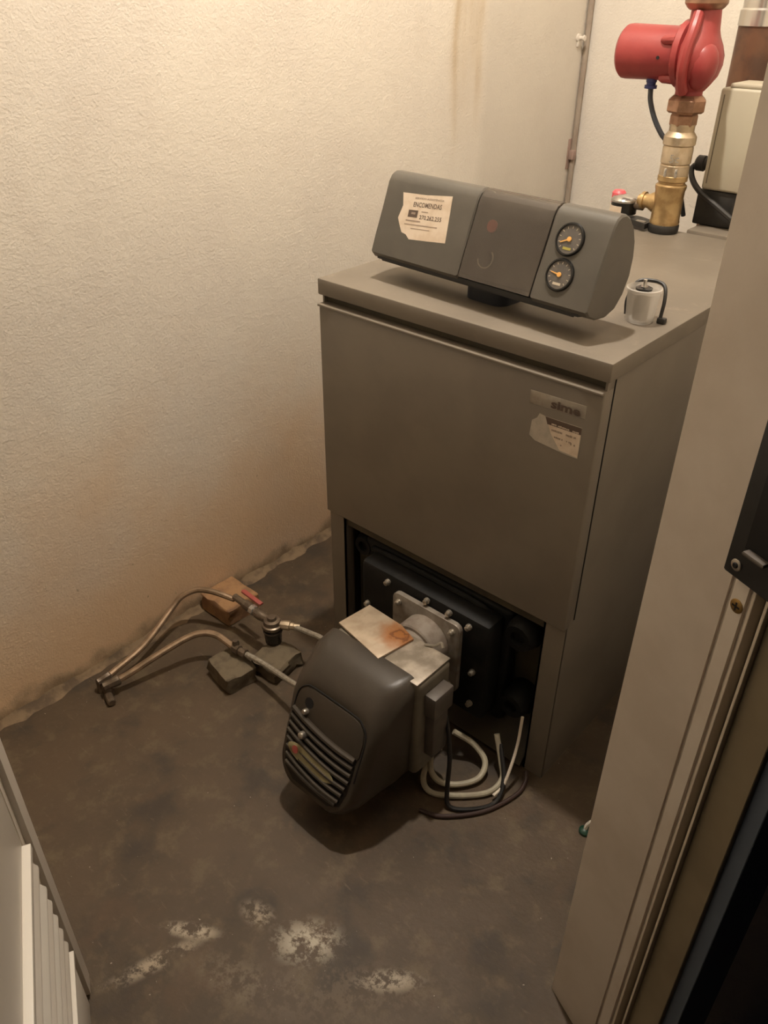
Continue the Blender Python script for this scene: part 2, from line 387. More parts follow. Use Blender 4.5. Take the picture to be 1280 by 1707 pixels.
# corner conduit with bracket and hook
o = tube('trim_1', [(WX+.012, D-.016, 0), (WX+.012, D-.016, .8), (WX+.012, D-.016, ZC-.02)], .009, 'trim', n=10, loc=(0, 0, 0)); tag(o, 'thin brown conduit running up the corner of the room', kind='structure')
bk = bmesh.new(); b_box(bk, (WX+.001, 1.532, .905), (WX+.006, 1.562, 1.0), .002); b_box(bk, (WX+.004, 1.538, .935), (WX+.024, 1.56, .965), .003)
bk = build('bracket', bk, 'bracket', o)
hk = bmesh.new(); b_lathe(hk, (WX+.001, 1.517, 1.292), (1, 0, 0), [(0, .012), (.006, .012), (.008, .006), (.02, .006), (.022, .009), (.026, .008), (.027, 0)], 14); b_box(hk, (WX+.001, 1.511, 1.268), (WX+.008, 1.523, 1.288), .002)
hk = build('hook', hk, 'hook', o)

# ceiling lamp, above the frame
lp = thing('ceiling_lamp', 'pendant lamp with a dark conical shade added to block upward light, hanging from the ceiling', 'lamp', (LAMP.x, LAMP.y, LAMP.z))
lathe('ceiling_rose', (LAMP.x, LAMP.y, ZC-.0005), (0, 0, -1), [(0, .045), (.012, .045), (.022, .02), (.024, 0)], 'rubber', lp)
tube('cord', [(LAMP.x, LAMP.y, ZC-.02), (LAMP.x, LAMP.y, LAMP.z+.15), (LAMP.x, LAMP.y, LAMP.z+.10)], .004, 'rubber', lp, 8, 2)
lathe('shade', (LAMP.x, LAMP.y, LAMP.z+.11), (0, 0, -1), [(0, 0), (0, .022), (.04, .026), (.06, .05), (.125, .14), (.127, .138), (.063, .047), (.05, 0)], 'rubber', lp, 32)  # unseen cone added to stop upward light and cut ceiling bounce
ld = bpy.data.lights.new('bulb_light', 'POINT'); ld.energy = LAMP_POWER; ld.color = LAMP_COL; ld.shadow_soft_size = .035
lo = bpy.data.objects.new('bulb_light', ld); COL.objects.link(lo); lo.parent = lp; lo.location = (0, 0, 0)

# ------------------------------------------------------------------ doorway: right jamb
def jslab(name, s0, s1, t0, t1, mat, parent=None, z1=2.10, bev=.0015, z0=0):
    bm = b_prism(bmesh.new(), [jt(s0, t0, z0), jt(s1, t0, z0), jt(s1, t1, z0), jt(s0, t1, z0)], (0, 0, z1-z0))
    bmesh.ops.bevel(bm, geom=[e for e in bm.edges if abs((e.verts[0].co-e.verts[1].co).z) > .02], offset=bev, segments=2, affect='EDGES')
    return build(name, bm, mat, parent)
JB = jslab('trim_2', 0, .107, 0, .06, 'frame_white', bev=.003); tag(JB, 'off-white door jamb with aluminium strip beside the boiler', kind='structure')
al = jslab('aluminium_strip', .1085, .132, -.003, .055, 'frame_alu', JB, bev=.004)
jslab('strip_lip', .1328, .1362, -.0028, .055, 'frame_lip', JB, bev=.0003)
jslab('rubber_seal', .1365, .148, .012, .055, 'seal', JB, bev=.001)
jslab('strip_lip', .1475, .1508, -.0028, .055, 'frame_lip', JB, bev=.0003)
jslab('outer_board', .151, .194, .004, .058, 'frame_olive_shade', JB, bev=.0006)
jslab('outer_casing', .194, .214, .010, .07, 'frame_blue_lit', JB, bev=.0006)
def jdisc(name, s, z, r, mat, parent, t=-.003, cross=True, n=18):
    bm = b_lathe(bmesh.new(), jt(s, t, z), -NN, [(-.002, r), (.0006, r), (.0014, r*.8), (.0014, 0)], n)
    ob = build(name, bm, mat, parent)
    if cross:
        c = bmesh.new()
        for d1, d2 in ((DD, Vector((0, 0, 1))), (Vector((0, 0, 1)), DD)):
            p = jt(s, t-.0016, z); b_prism(c, [p-d1*r*.6-d2*r*.13, p+d1*r*.6-d2*r*.13, p+d1*r*.6+d2*r*.13, p-d1*r*.6+d2*r*.13], NN*.001)
        build('screw_slot', c, 'seal', ob)
    return ob
jdisc('screw', .1205, .928, .0075, 'brass_screw', JB)
# black latch keeper on the strip
lk = prism('latch_keeper', [jt(.105, -.016, .964), jt(.16, -.016, .964), jt(.16, .004, .964), jt(.105, .004, .964)], (0, 0, .16), 'panel_dark', JB, .003)
prism('keeper_mouth', [jt(.122, -.0185, 1.0), jt(.152, -.0185, 1.0), jt(.152, -.014, 1.0), jt(.122, -.014, 1.0)], (0, 0, .085), 'seam', lk, .001)
prism('keeper_tongue', [jt(.126, -.026, .998), jt(.150, -.026, .998), jt(.150, -.014, .998), jt(.126, -.014, .998)], (0, 0, .005), 'plug', lk, .002)
sc = jdisc('keeper_screw', .117, .978, .006, 'knob', lk, t=-.016, cross=False)
jdisc('keeper_socket', .117, .978, .003, 'seam', lk, t=-.0172, cross=False)

# left: louvred door standing open
F = Vector((.273, -.865, 0)); ha = math.radians(-63); D2 = Vector((-math.sin(ha), -math.cos(ha), 0)); N2 = Vector((-D2.y, D2.x, 0))
if (CAM-F).dot(N2) < 0: N2 = -N2
def dt(s, t, z=0): return F + D2*s + N2*t + Vector((0, 0, z))
def dslab(name, s0, s1, t0, t1, z0, z1, mat, parent=None, bev=.002):
    return prism(name, [dt(s0, t0, z0), dt(s1, t0, z0), dt(s1, t1, z0), dt(s0, t1, z0)], (0, 0, z1-z0), mat, parent, bev)
DW = .50
DO = dslab('door_1', 0, .034, -.038, 0, .008, 2.03, 'door', None, .003); tag(DO, 'pale lacquered door with louvred vent, standing open', kind='structure')
dslab('stile', DW-.07, DW, -.038, 0, .008, 2.03, 'door', DO)
dslab('groove_bead', .034, .05, -.030, -.008, .012, 2.02, 'frame_alu', DO, .001)
dslab('panel', .05, DW-.07, -.030, -.009, .445, 2.0, 'door', DO, .001)
dslab('bottom_rail', .05, DW-.07, -.034, -.003, .008, .165, 'door', DO)
dslab('vent_lip', .052, DW-.07, -.03, .002, .432, .445, 'door_lip', DO, .001)
dslab('vent_lip', .052, DW-.07, -.03, .004, .165, .174, 'door_lip', DO, .001)
def slat(z, w=.05):
    zlo = z; bm = bmesh.new()
    P = [dt(.05, -.028, zlo+w*.75), dt(.05, -.004, zlo), dt(.05, .0, zlo), dt(.05, .0, zlo+.007), dt(.05, -.024, zlo+w*.75+.006)]
    b_prism(bm, P, D2*(DW-.12)); return bm
for i, z in enumerate((.385, .335, .30, .262, .226, .190)):
    build('slat', slat(z, .05 if i else .06), 'door_lip' if i in (1, 3) else 'door', DO)

# ------------------------------------------------------------------ boiler
W, H, BD = .6225, .95, .815
bo = thing('boiler', 'taupe metal floor-standing boiler with open lower front', 'boiler', (W/2, BD/2, 0))
bm = b_box(bmesh.new(), (-.004, -.004, H-.032), (W+.004, BD, H), .003, 2)
build('lid', bm, 'lid', bo)
def side(x0, sgn):
    bm = bmesh.new(); a, b = (x0, x0+.004*sgn)
    b_box(bm, (min(a, b), .004, 0), (max(a, b), BD-.02, H-.032))
    a, b = x0, x0+.046*sgn
    b_box(bm, (min(a, b), .003, 0), (max(a, b), .007, .895))
    a, b = x0+.042*sgn, x0+.046*sgn
    b_box(bm, (min(a, b), .003, 0), (max(a, b), .03, .43))
    return bm
build('side_panel', side(.002, 1), 'boiler', bo); build('side_panel', side(W-.002, -1), 'boiler', bo)
box('rear_panel', (.006, BD-.025, .05), (W-.006, BD-.02, H-.033), 'boiler', bo)
fp = box('front_panel', (0, -.006, .421), (W-.001, .026, .902), 'boiler', bo, .003, 3)
box('panel_lip', (.001, -.0115, .8975), (W-.002, .004, .9025), M['lid'], fp, .0015)
box('lid_gap_shade', (.003, .012, .903), (W-.003, .03, H-.031), 'olive_sheet', bo)  # dark olive strip standing in for the shadow under the lid
box('side_seam', (W-.0025, .0265, .43), (W-.0005, .0285, .915), 'seam', bo)
# open lower front: inner sheet, black cast section, bolts, lugs
box('inner_sheet', (.048, .052, .012), (W-.048, .056, .45), 'olive_sheet', bo)
box('rear_rail', (.048, .008, .395), (W-.048, .05, .43), 'olive_sheet', bo)
bm = b_box(bmesh.new(), (.10, .012, .075), (.50, .05, .385), .012, 3)
cs = build('cast_section', bm, 'black_iron', bo)
bm = bmesh.new(); b_box(bm, (.140, -.044, .11), (.485, .014, .372), .012, 2); build('burner_door', bm, 'black_iron', bo)
for (x, z, r, ln) in ((.528, .350, .036, .060), (.532, .165, .034, .060), (.095, .355, .028, .04)):
    bm = bmesh.new(); b_lathe(bm, (x, .05, z), (0, -1, 0), [(0, r), (ln*.7, r), (ln, r*.8), (ln, r*.45), (ln-.01, r*.4), (ln-.01, 0)], 20)
    b_box(bm, (x-.02, .02, z-.03), (x+.03, .05, z+.012), .006)
    build('casting_lug', bm, 'black_iron', bo)
bm = b_tube(bmesh.new(), [(.13, .008, .368), (.2, .004, .375), (.33, .004, .375), (.42, .004, .373), (.46, .008, .36)], .007, 8); build('casting_rim', bm, 'black_iron', bo)
bolt = fin(b_lathe(bmesh.new(), (0, 0, 0), (0, -1, 0), [(0, .007), (.005, .007), (.006, .0055), (.011, .0055), (.012, .004), (.012, 0)], 12), 'bolt')
for (x, z) in ((.222, .352), (.163, .262), (.330, .364), (.388, .385), (.455, .240), (.438, .352), (.163, .15), (.455, .15)): link('bolt', bolt, 'bolt', bo, (x, -.044, min(z, .36)))
link('bolt', bolt, 'bolt', bo, (.465, .012, .36))
bm = b_prism(bmesh.new(), [(.05, -.01, .012), (W-.05, -.01, .012), (W-.05, .05, .085), (.05, .05, .085)], (0, .004, .003)); build('base_sheet', bm, 'olive_sheet', bo)
# badge and sticker on the front panel
def onp(x, z, y=-.0068): return (x, y, z)
bd = prism('badge', [onp(.494, .846), onp(.597, .850), onp(.596, .8725), onp(.493, .870)], (0, .0012, 0), 'badge', bo, .0006)
lettering('lettering', 'sime', .054, .0145, 'ink', bd, (.534, -.0072, .8505), (1, 0, .02), (0, 0, 1), bold=.035)
st = prism('service_sticker', [onp(.5, .79), onp(.512, .783), onp(.575, .7775), onp(.594, .778), onp(.5945, .834), onp(.526, .8325), onp(.515, .834), onp(.511, .825), onp(.502, .818)], (0, .0006, 0), 'paper_torn', bo)
prism('printed_face', [onp(.528, .8315, -.0072), onp(.5935, .833, -.0072), onp(.5935, .780, -.0072), onp(.560, .7815, -.0072), onp(.540, .806, -.0072)], (0, .0003, 0), 'paper', st)
prism('sticker_header', [onp(.527, .8325, -.0076), onp(.594, .8335, -.0076), onp(.594, .8215, -.0076), onp(.532, .8205, -.0076)], (0, .0003, 0), M['ink'], st)
def scribble(name, x0, x1, z, h, mat, parent, y, seed, words=3):
    rnd = random.Random(seed); bm = bmesh.new(); x = x0
    while x < x1-.001:
        w = min(rnd.uniform(.0012, .0026), x1-x)
        if rnd.random() > .12: b_box(bm, (x, y, z-h*rnd.uniform(.35, .5)), (x+w, y+.0002, z+h*rnd.uniform(.25, .5)))
        x += w+rnd.uniform(.0004, .001)
    return build(name, bm, mat, parent)
for k, (x0, x1, z, h) in enumerate(((.541, .562, .813, .004), (.568, .586, .813, .004), (.547, .566, .802, .0035), (.570, .580, .802, .003), (.556, .564, .7915, .003), (.578, .588, .800, .004))): scribble('print_line', x0, x1, z, h, 'ink_pale', st, -.0076, k)
scribble('print_line', .540, .590, .8235, .003, 'paper', st, -.0079, 11)
# flue box behind the lid
box('flue_box', (.37, BD+.001, .3), (W, .985, .957), 'lid', bo, .004)

# ------------------------------------------------------------------ control panel box on the lid
O = Vector((.05, .091, .992)); Uv = Vector((.49, -.035, 0)).normalized(); LEN = .4912
Bk = Vector((0, 0, 1)).cross(Uv)   # horizontal, away from the viewer
cp = thing('control_box', 'charcoal control box with two round gauges lying on the boiler lid', 'control box', (.31, .13, H))
PROF = [(0, 0), (.012, .034), (.027, .073), (.040, .106), (.047, .124), (.054, .1335), (.064, .138), (.076, .1375), (.090, .130), (.104, .114), (.114, .092), (.118, .066), (.115, .035), (.102, .006), (.083, -.014), (.060, -.0215), (.030, -.019), (.008, -.010)]
def cpt(u, a, b): return O + Uv*u + Bk*a + Vector((0, 0, b))
def inset(P, k):
    cx = sum(p[0] for p in P)/len(P); cy = sum(p[1] for p in P)/len(P); out = []
    for p in P:
        v = Vector((p[0]-cx, p[1]-cy)); L = v.length; v *= (L-k)/L; out.append((cx+v.x, cy+v.y))
    return out
def section(u0, u1, prof, rnd=.003):
    bm = bmesh.new(); rings = []
    for u, k in ((u0, rnd), (u0+rnd, 0), (u1-rnd, 0), (u1, rnd)):
        rings.append([bm.verts.new(cpt(u, a, b)) for a, b in (inset(prof, k) if k else prof)])
    n = len(prof)
    for A, B in zip(rings, rings[1:]):
        for k in range(n): j = (k+1) % n; bm.faces.new((A[k], A[j], B[j], B[k]))
    bm.faces.new(rings[0]); bm.faces.new(rings[-1]); return bm
build('left_cover', section(0, .2205, PROF), 'panel_grey', cp, ang=30)
build('right_cover', section(.380, LEN, PROF), 'panel_grey', cp, ang=30)
core = build('switch_panel', section(.218, .384, inset(PROF, .007)), 'panel_dark', cp, ang=30)
def window():
    bm = bmesh.new(); P = PROF[0:12]; I = inset(PROF, .002)[0:12]; R = []
    for u in (.2238, .3782):
        R.append([[bm.verts.new(cpt(u, a, b)) for a, b in P], [bm.verts.new(cpt(u, a, b)) for a, b in I]])
    n = len(P)
    for k in range(n-1):
        bm.faces.new((R[0][0][k], R[0][0][k+1], R[1][0][k+1], R[1][0][k])); bm.faces.new((R[0][1][k+1], R[0][1][k], R[1][1][k], R[1][1][k+1]))
        for e in (0, 1): bm.faces.new((R[e][0][k], R[e][0][k+1], R[e][1][k+1], R[e][1][k]))
    for k in (0, n-1): bm.faces.new((R[0][0][k], R[1][0][k], R[1][1][k], R[0][1][k]))
    return bm
build('smoked_window', window(), 'smoked', cp, ang=30)
Vv = (Bk*.040+Vector((0, 0, .106))).normalized(); Nf = Uv.cross(Vv)
if Nf.dot(CAM-O) < 0: Nf = -Nf
def fpt(u, v, h=0): return O + Uv*u + Vv*v + Nf*h
def face_disc(name, u, v, r, h0, h1, mat, parent, n=28, prof=None):
    return build(name, b_lathe(bmesh.new(), fpt(u, v, h0), Nf, prof or [(0, r), (h1-h0, r), (h1-h0, 0)], n), mat, parent)
face_disc('lamp_button', .262, .094, .0105, -.007, -.0035, 'red_button', core)
arc = [fpt(.268+.0155*math.cos(a), .040+.0155*math.sin(a), -.0048) for a in [math.radians(x) for x in range(55, -185, -15)]]
tube('thermostat_mark', arc, .0018, 'white_plastic', core, 6, 1)
face_disc('thermostat_knob', .268, .040, .012, -.0075, -.003, 'panel_dark', core)
for gi, (u, v) in enumerate(((.4215, .1005), (.4235, .0455))):
    g = build('gauge', b_lathe(bmesh.new(), fpt(u, v, -.004), Nf, [(0, .0262), (.006, .0262), (.0085, .0245), (.0085, .0225), (.0058, .0220), (.0058, 0)], 36), 'bezel', cp)
    g['label'] = ('upper' if gi == 0 else 'lower')+' round gauge with amber needle'
    face_disc('dial', u, v, .0222, .0012, .0022, 'dial', g, 32)
    bm = bmesh.new()
    for k in range(11):
        a = math.radians(225-27*k); d = Uv*math.cos(a)+Vv*math.sin(a); e = Nf.cross(d); p = fpt(u, v, .0024)+d*.0165
        b_prism(bm, [p-e*.0005, p+d*.0035-e*.0005, p+d*.0035+e*.0005, p+e*.0005], Nf*.0002)
    build('dial_marks', bm, 'dialmark', g)
    bm = bmesh.new(); p = fpt(u, v-.0145, .0024); b_prism(bm, [p-Uv*.0075-Vv*.002, p+Uv*.0075-Vv*.002, p+Uv*.0075+Vv*.002, p-Uv*.0075+Vv*.002], Nf*.0002)
    build('dial_band', bm, 'dialgreen' if gi == 0 else 'dialmark', g)
    a = math.radians(205 if gi == 0 else 172); d = Uv*math.cos(a)+Vv*math.sin(a); e = Nf.cross(d); p = fpt(u, v, .003)
    bm = bmesh.new(); b_prism(bm, [p-e*.0015-d*.004, p+d*.0165-e*.0007, p+d*.0165+e*.0007, p+e*.0015-d*.004], Nf*.0006)
    b_lathe(bm, p, Nf, [(0, .004), (.0012, .0038), (.0016, 0)], 14); build('needle', bm, 'needle', g)
# paper sticker
pst = prism('paper_sticker', [fpt(*q, .0002) for q in ((.046, .116), (.104, .1195), (.164, .1265), (.1755, .0475), (.130, .0425), (.088, .0385), (.078, .0455), (.066, .0475), (.056, .060), (.0485, .071), (.0535, .094))], Nf*.0008, 'paper', cp)
def ptxt(body, u0, v0, w, h, mat, slope=.075):
    lettering('lettering', body, w, h, mat, pst, fpt(u0, v0, .0011), Uv+Vv*slope, Vv-Uv*.05, .0002, .012)
ptxt('SERVIÇO ASSISTÊNCIA', .079, .1085, .070, .0048, 'ink_pale')
ptxt('ENCOMENDAS', .079, .0955, .068, .0085, 'ink')
ptxt('270.262.255', .1005, .0765, .053, .0075, 'ink')
def face_rect(name, u, v, w, h, mat, parent, h0=.0011, slope=.075):
    X = (Uv+Vv*slope).normalized(); Y = (Vv-Uv*.05).normalized(); p = fpt(u, v, h0); return prism(name, [p, p+X*w, p+X*w+Y*h, p+Y*h], Nf*.0002, mat, parent)
face_rect('printed_picture', .0715, .0765, .023, .0125, 'ink', pst); face_rect('picture_light', .079, .082, .010, .004, 'ink_pale', pst, .0014)
face_rect('print_line', .069, .069, .036, .0022, 'ink_pale', pst); face_rect('print_line', .068, .0625, .080, .0016, 'ink_pale', pst); face_rect('print_line', .086, .0575, .046, .0012, 'ink_pale', pst); face_rect('print_line', .102, .0893, .016, .0014, 'ink_pale', pst)
# dark tray and foot underneath
bm = bmesh.new(); b_prism(bm, [cpt(.012, .006, -.012), cpt(.012, .085, -.026), cpt(.012, .085, -.014), cpt(.012, .006, -.004)], Uv*(LEN-.03)); build('tray', bm, 'panel_dark', cp)
tube('foot_bar', [cpt(.02, .014, -.013), cpt(.2, .014, -.013), cpt(.46, .014, -.013)], .0045, 'panel_dark', cp, 8, 2)
bm = bmesh.new(); c0 = cpt(.245, .082, 0); b_prism(bm, [c0+Uv*a+Bk*b+Vector((0, 0, -.0522)) for a, b in rrect(.092, .075, .022)], (0, 0, .0405)); build('pedestal', bm, 'navy', cp)
cp.location = (.3277, .1037, .9602); cp.scale = (.978, .978, .978)

# ------------------------------------------------------------------ plastic cup on the lid
cx, cy = .566, .196
cu = thing('plastic_cup', 'small frosted plastic cup with a black disc and bolt in it', 'cup', (cx, cy, H))
lathe('cup_wall', (cx, cy, H+.0005), (0, 0, 1), [(0, 0), (0, .0215), (.002, .0228), (.050, .0268), (.051, .0288), (.056, .0292), (.057, .0275), (.052, .0258), (.004, .0212), (.003, 0)], 'cup', cu, 36)
lathe('contents', (cx, cy, H+.006), (0, 0, 1), [(0, 0), (0, .0125), (.034, .0135), (.036, 0)], M['plug'], cu, 24)
lathe('black_disc', (cx, cy-.002, H+.0535), (0, 0, 1), [(0, .0135), (.003, .0138), (.0042, .011), (.0042, 0)], 'bezel', cu, 24)
lathe('bolt', (cx, cy-.002, H+.057), (0, 0, 1), [(0, .006), (.002, .006), (.002, .003), (.013, .003), (.014, 0)], 'silver', cu, 12)
bo2 = tube('black_clip', [(cx+.031, cy+.012, H+.006), (cx+.030, cy+.018, H+.04), (cx+.020, cy+.028, H+.058), (cx-.004, cy+.032, H+.060), (cx-.024, cy+.021, H+.056), (cx-.0300, cy+.007, H+.030), (cx-.0275, cy+.005, H+.0045)], .0032, 'rubber', None, 8, 5)
bo2 = tag(bo2, 'black bent clip standing around the frosted cup', 'clip')
box('clip_foot', (cx+.027, cy+.007, H+.0003), (cx+.041, cy+.018, H+.010), 'rubber', bo2, .002)

# ------------------------------------------------------------------ riser of brass fittings and red pump
PX, PY = .327, .785
rs = thing('flow_riser', 'brass pipe riser with fittings under the red pump', 'pipe', (PX, PY, H))
lathe('rubber_collar', (PX, PY, H+.0005), (0, 0, 1), [(0, .032), (.004, .034), (.016, .034), (.022, .030), (.022, 0)], 'rubber', rs)
tee = lathe('tee_fitting', (PX, PY, H+.018), (0, 0, 1), [(0, .032), (.006, .0335), (.010, .032), (.072, .032), (.078, .034), (.084, .034), (.088, .029), (.092, .029), (.094, .0325), (.104, .0325), (.107, .029), (.107, 0)], 'brass', rs, 32)
bm = b_lathe(bmesh.new(), (PX, PY, 1.011), (-1, 0, 0), [(.02, .023), (.034, .022), (.046, .0155), (.054, .0155), (.055, .019), (.062, .019), (.063, .012), (.07, .012)], 20); build('side_branch', bm, 'brass', rs)
cv = lathe('check_valve', (PX, PY, 1.058), (0, 0, 1), [(0, .028), (.004, .0315), (.036, .0315), (.038, .030), (.041, .0325), (.072, .0325), (.075, .031), (.078, .0345), (.094, .0345), (.100, .030), (.104, .0265), (.118, .0265), (.119, 0)], 'brass_pale', rs, 32)
lettering('lettering', '5c', .020, .016, 'silver', cv, Vector((PX, PY, 0))+Vector((math.cos(-1.15), math.sin(-1.15), 0))*.0335+Vector((-.013, -.006, 1.103)), (.9, .43, 0), (0, 0, 1), .002)
for i in (0, 1):
    a = -1.75+.75*i; p = Vector((PX+math.cos(a)*.031, PY+math.sin(a)*.031, 1.072)); bmx = b_box(bmesh.new(), p+Vector((-.003, -.003, 0)), p+Vector((.003, .003, .018)), .0015); build('casting_mark', bmx, 'silver', rs)
nip = lathe('nipple', (PX, PY, 1.172), (0, 0, 1), [(0, .0265), (.003, .0285), (.020, .0285), (.024, .0265), (.032, .0265)], 'copper', rs, 6, ang=20)
lathe('union_nut', (PX, PY, 1.198), (0, 0, 1), [(0, .036), (.004, .041), (.024, .041), (.03, .035), (.034, .030), (.034, 0)], 'copper', rs, 8, ang=20)
# dial thermometer on the branch, red cap behind it
pg = thing('dial_thermometer', 'small dial thermometer with red cap on the brass branch', 'thermometer', (.225, PY, .985))
lathe('dial_case', (.222, PY, .976), (0, 0, 1), [(0, .0), (0, .030), (.026, .030), (.0265, .0)], 'bezel', pg, 32)
lathe('dial_glass', (.222, PY, 1.0025), (0, 0, 1), [(0, .0315), (.004, .0315), (.010, .027), (.014, .015), (.015, 0)], 'gauge_glass', pg, 32)
bm = b_lathe(bmesh.new(), (.2215, PY-.0006, .979), (0, 0, 1), [(0, .0306), (.016, .0306)], 40)
bmesh.ops.delete(bm, geom=[v for v in bm.verts if not (v.co.y < PY-.012 and v.co.x < .2215+.012)], context='VERTS'); build('paper_band', bm, M['paper'], pg)
lathe('stem', (.250, PY, .998), (1, 0, 0), [(0, .010), (.020, .010)], 'fitting', pg, 14)
lathe('red_cap', (.199, PY+.012, .995), (0, 0, 1), [(0, .016), (.022, .016), (.027, .012), (.028, 0)], 'pink', pg, 20)
# black bracket lying behind the control box, ending at the riser
br = thing('black_strap', 'black strap lying on the lid beside the brass riser', 'strap', (.24, PY, H))
bm = bmesh.new(); P = catmull([(.14, .80, H+.010), (.20, .792, H+.008), (.25, .785, H+.014), (.297, .772, H+.012)], 5); rows = []
for p in P: rows.append([bm.verts.new(p+Vector((0, d, h))) for d, h in ((-.022, -.006), (.022, -.006), (.022, .006), (-.022, .006))])
for A, B in zip(rows, rows[1:]):
    for k in range(4): j = (k+1) % 4; bm.faces.new((A[k], A[j], B[j], B[k]))
bm.faces.new(rows[0]); bm.faces.new(rows[-1]); build('strap', bm, 'rubber', br)
for (x, y) in ((.235, .772), (.28, .765)): box('buckle', (x-.012, y-.006, H+.0125), (x+.012, y+.004, H+.021), 'knob', br, .002)

pu = thing('circulator_pump', 'red cast circulator pump with cylindrical motor', 'pump', (PX, PY, 1.228))
ZP = 1.306
lathe('motor', (.298, PY, ZP), (-1, 0, 0), [(0, .050), (.02, .0505), (.118, .0525), (.126, .0515), (.132, .046), (.134, .040), (.134, 0)], 'pump_red', pu, 40)
vol = bmesh.new()
b_lathe(vol, (PX, PY, 1.228), (0, 0, 1), [(0, .028), (.014, .028), (.024, .034)], 32)
def volute_body(bm):
    rings = []; n = 32
    for (z, rx0, rx1, ry) in ((1.240, .028, .030, .029), (1.252, .033, .040, .038), (1.268, .038, .051, .052), (1.288, .040, .056, .060), (1.306, .040, .055, .062), (1.324, .040, .048, .058), (1.338, .036, .041, .048), (1.350, .030, .038, .038), (1.366, .024, .037, .031), (1.392, .024, .034, .029)):
        rings.append([bm.verts.new((PX+(rx1 if math.cos(a) > 0 else rx0)*math.cos(a), PY+ry*math.sin(a), z)) for a in [2*pi*k/n for k in range(n)]])
    for A, B in zip(rings, rings[1:]):
        for k in range(n): j = (k+1) % n; bm.faces.new((A[k], A[j], B[j], B[k]))
    bm.faces.new(rings[0]); bm.faces.new(rings[-1])
volute_body(vol); b_lathe(vol, (.352, PY-.022, 1.288), (0, 0, 1), [(-.046, 0), (-.042, .012), (-.03, .023), (-.012, .031), (.006, .033), (.024, .029), (.036, .021), (.043, .010), (.045, 0)], 24); vb = build('volute', vol, 'pump_red', pu, ang=50)
lathe('flange_ring', (.316, PY, ZP), (-1, 0, 0), [(0, .056), (.004, .063), (.016, .063), (.020, .058), (.020, 0)], 'pump_red', pu, 40)
tube('cast_rib', [(.330, PY-.030, 1.378), (.334, PY-.050, 1.352), (.333, PY-.063, 1.318), (.331, PY-.064, 1.285), (.329, PY-.052, 1.258), (.327, PY-.034, 1.240)], .011, 'pump_red', pu, 10)
for a in (60, 150, 240, 330):
    y = PY+.052*math.cos(math.radians(a)); z = ZP+.052*math.sin(math.radians(a)); b = b_lathe(bmesh.new(), (.298, y, z), (-1, 0, 0), [(0, .010), (.022, .009), (.03, .005), (.03, 0)], 10); build('motor_lug', b, 'pump_red', pu)
lathe('vent_hole', (.268, PY-.0495, ZP-.006), (0, -1, 0), [(0, .0035), (.002, .0035), (.002, 0)], 'seam', pu, 10)
lathe('top_union', (PX+.002, PY, 1.384), (0, 0, 1), [(0, .030), (.004, .036), (.012, .042), (.034, .042), (.038, .034), (.12, .032), (.121, 0)], 'copper', pu, 28)
gl = lathe('cable_gland', (.243, PY-.008, 1.258), (0, 0, -1), [(0, .0115), (.006, .0115), (.008, .010), (.012, .010), (.0125, .0135), (.019, .0135), (.020, .006), (.020, 0)], 'blue_gland', pu, 14)
tube('pump_cable', [(.243, PY-.008, 1.246), (.247, PY-.006, 1.215), (.262, PY-.002, 1.180), (.280, PY+.004, 1.152), (.292, PY+.014, 1.135), (.300, PY+.05, 1.09), (.31, PY+.09, 1.03), (.32, PY+.12, .965)], .0055, 'grey_cable', pu, 10)

# ------------------------------------------------------------------ cream housing with black base behind the riser
ho = thing('control_housing', 'cream plastic housing on a black base behind the brass riser', 'housing', (.39, .925, .957))
bm = bmesh.new(); b_prism(bm, [(.356, .875, .958), (.44, .875, .958), (.47, .91, .958), (.47, .97, .958), (.356, .97, .958)], (0, 0, .077), .004); build('black_base', bm, 'rubber', ho)
bm = b_box(bmesh.new(), (.362, .868, 1.036), (.482, .975, 1.243), .006, 3); hs = build('casing', bm, 'cream', ho)
box('casing_top', (.378, .872, 1.2425), (.48, .97, 1.252), 'cream', hs, .004)
box('casing_seam', (.3715, .8672, 1.05), (.3735, .8682, 1.23), M['housing_side'], hs)
lathe('cable_gland', (.363, .892, 1.086), (-1, 0, 0), [(0, .014), (.010, .014), (.012, .017), (.028, .017), (.032, .012), (.032, 0)], 'rubber', ho, 16)
tube('housing_cable', [(.336, .892, 1.086), (.326, .885, 1.072), (.342, .868, 1.050), (.372, .858, 1.028), (.41, .857, 1.008), (.45, .858, .985)], .0065, 'rubber', ho, 8)
cpipe = lathe('copper_flue_pipe', (.350, 1.06, .2), (0, 0, 1), [(0, .05), (1.16, .05), (1.17, .0), ], 'rust_pipe', None, 32)
tag(cpipe, 'brown metal pipe rising behind the cream housing', 'pipe')
cpipe.data.materials[0] = M['rust_pipe']
lathe('silver_collar', (.350, 1.06, 1.352), (0, 0, 1), [(0, .050), (.0, .0525), (.03, .0525), (.034, .049), (.30, .049), (.301, 0)], 'silver', cpipe, 32)
box('pipe_foot', (.300, 1.01, 0.0), (.40, 1.11, .2), 'olive_sheet', cpipe)

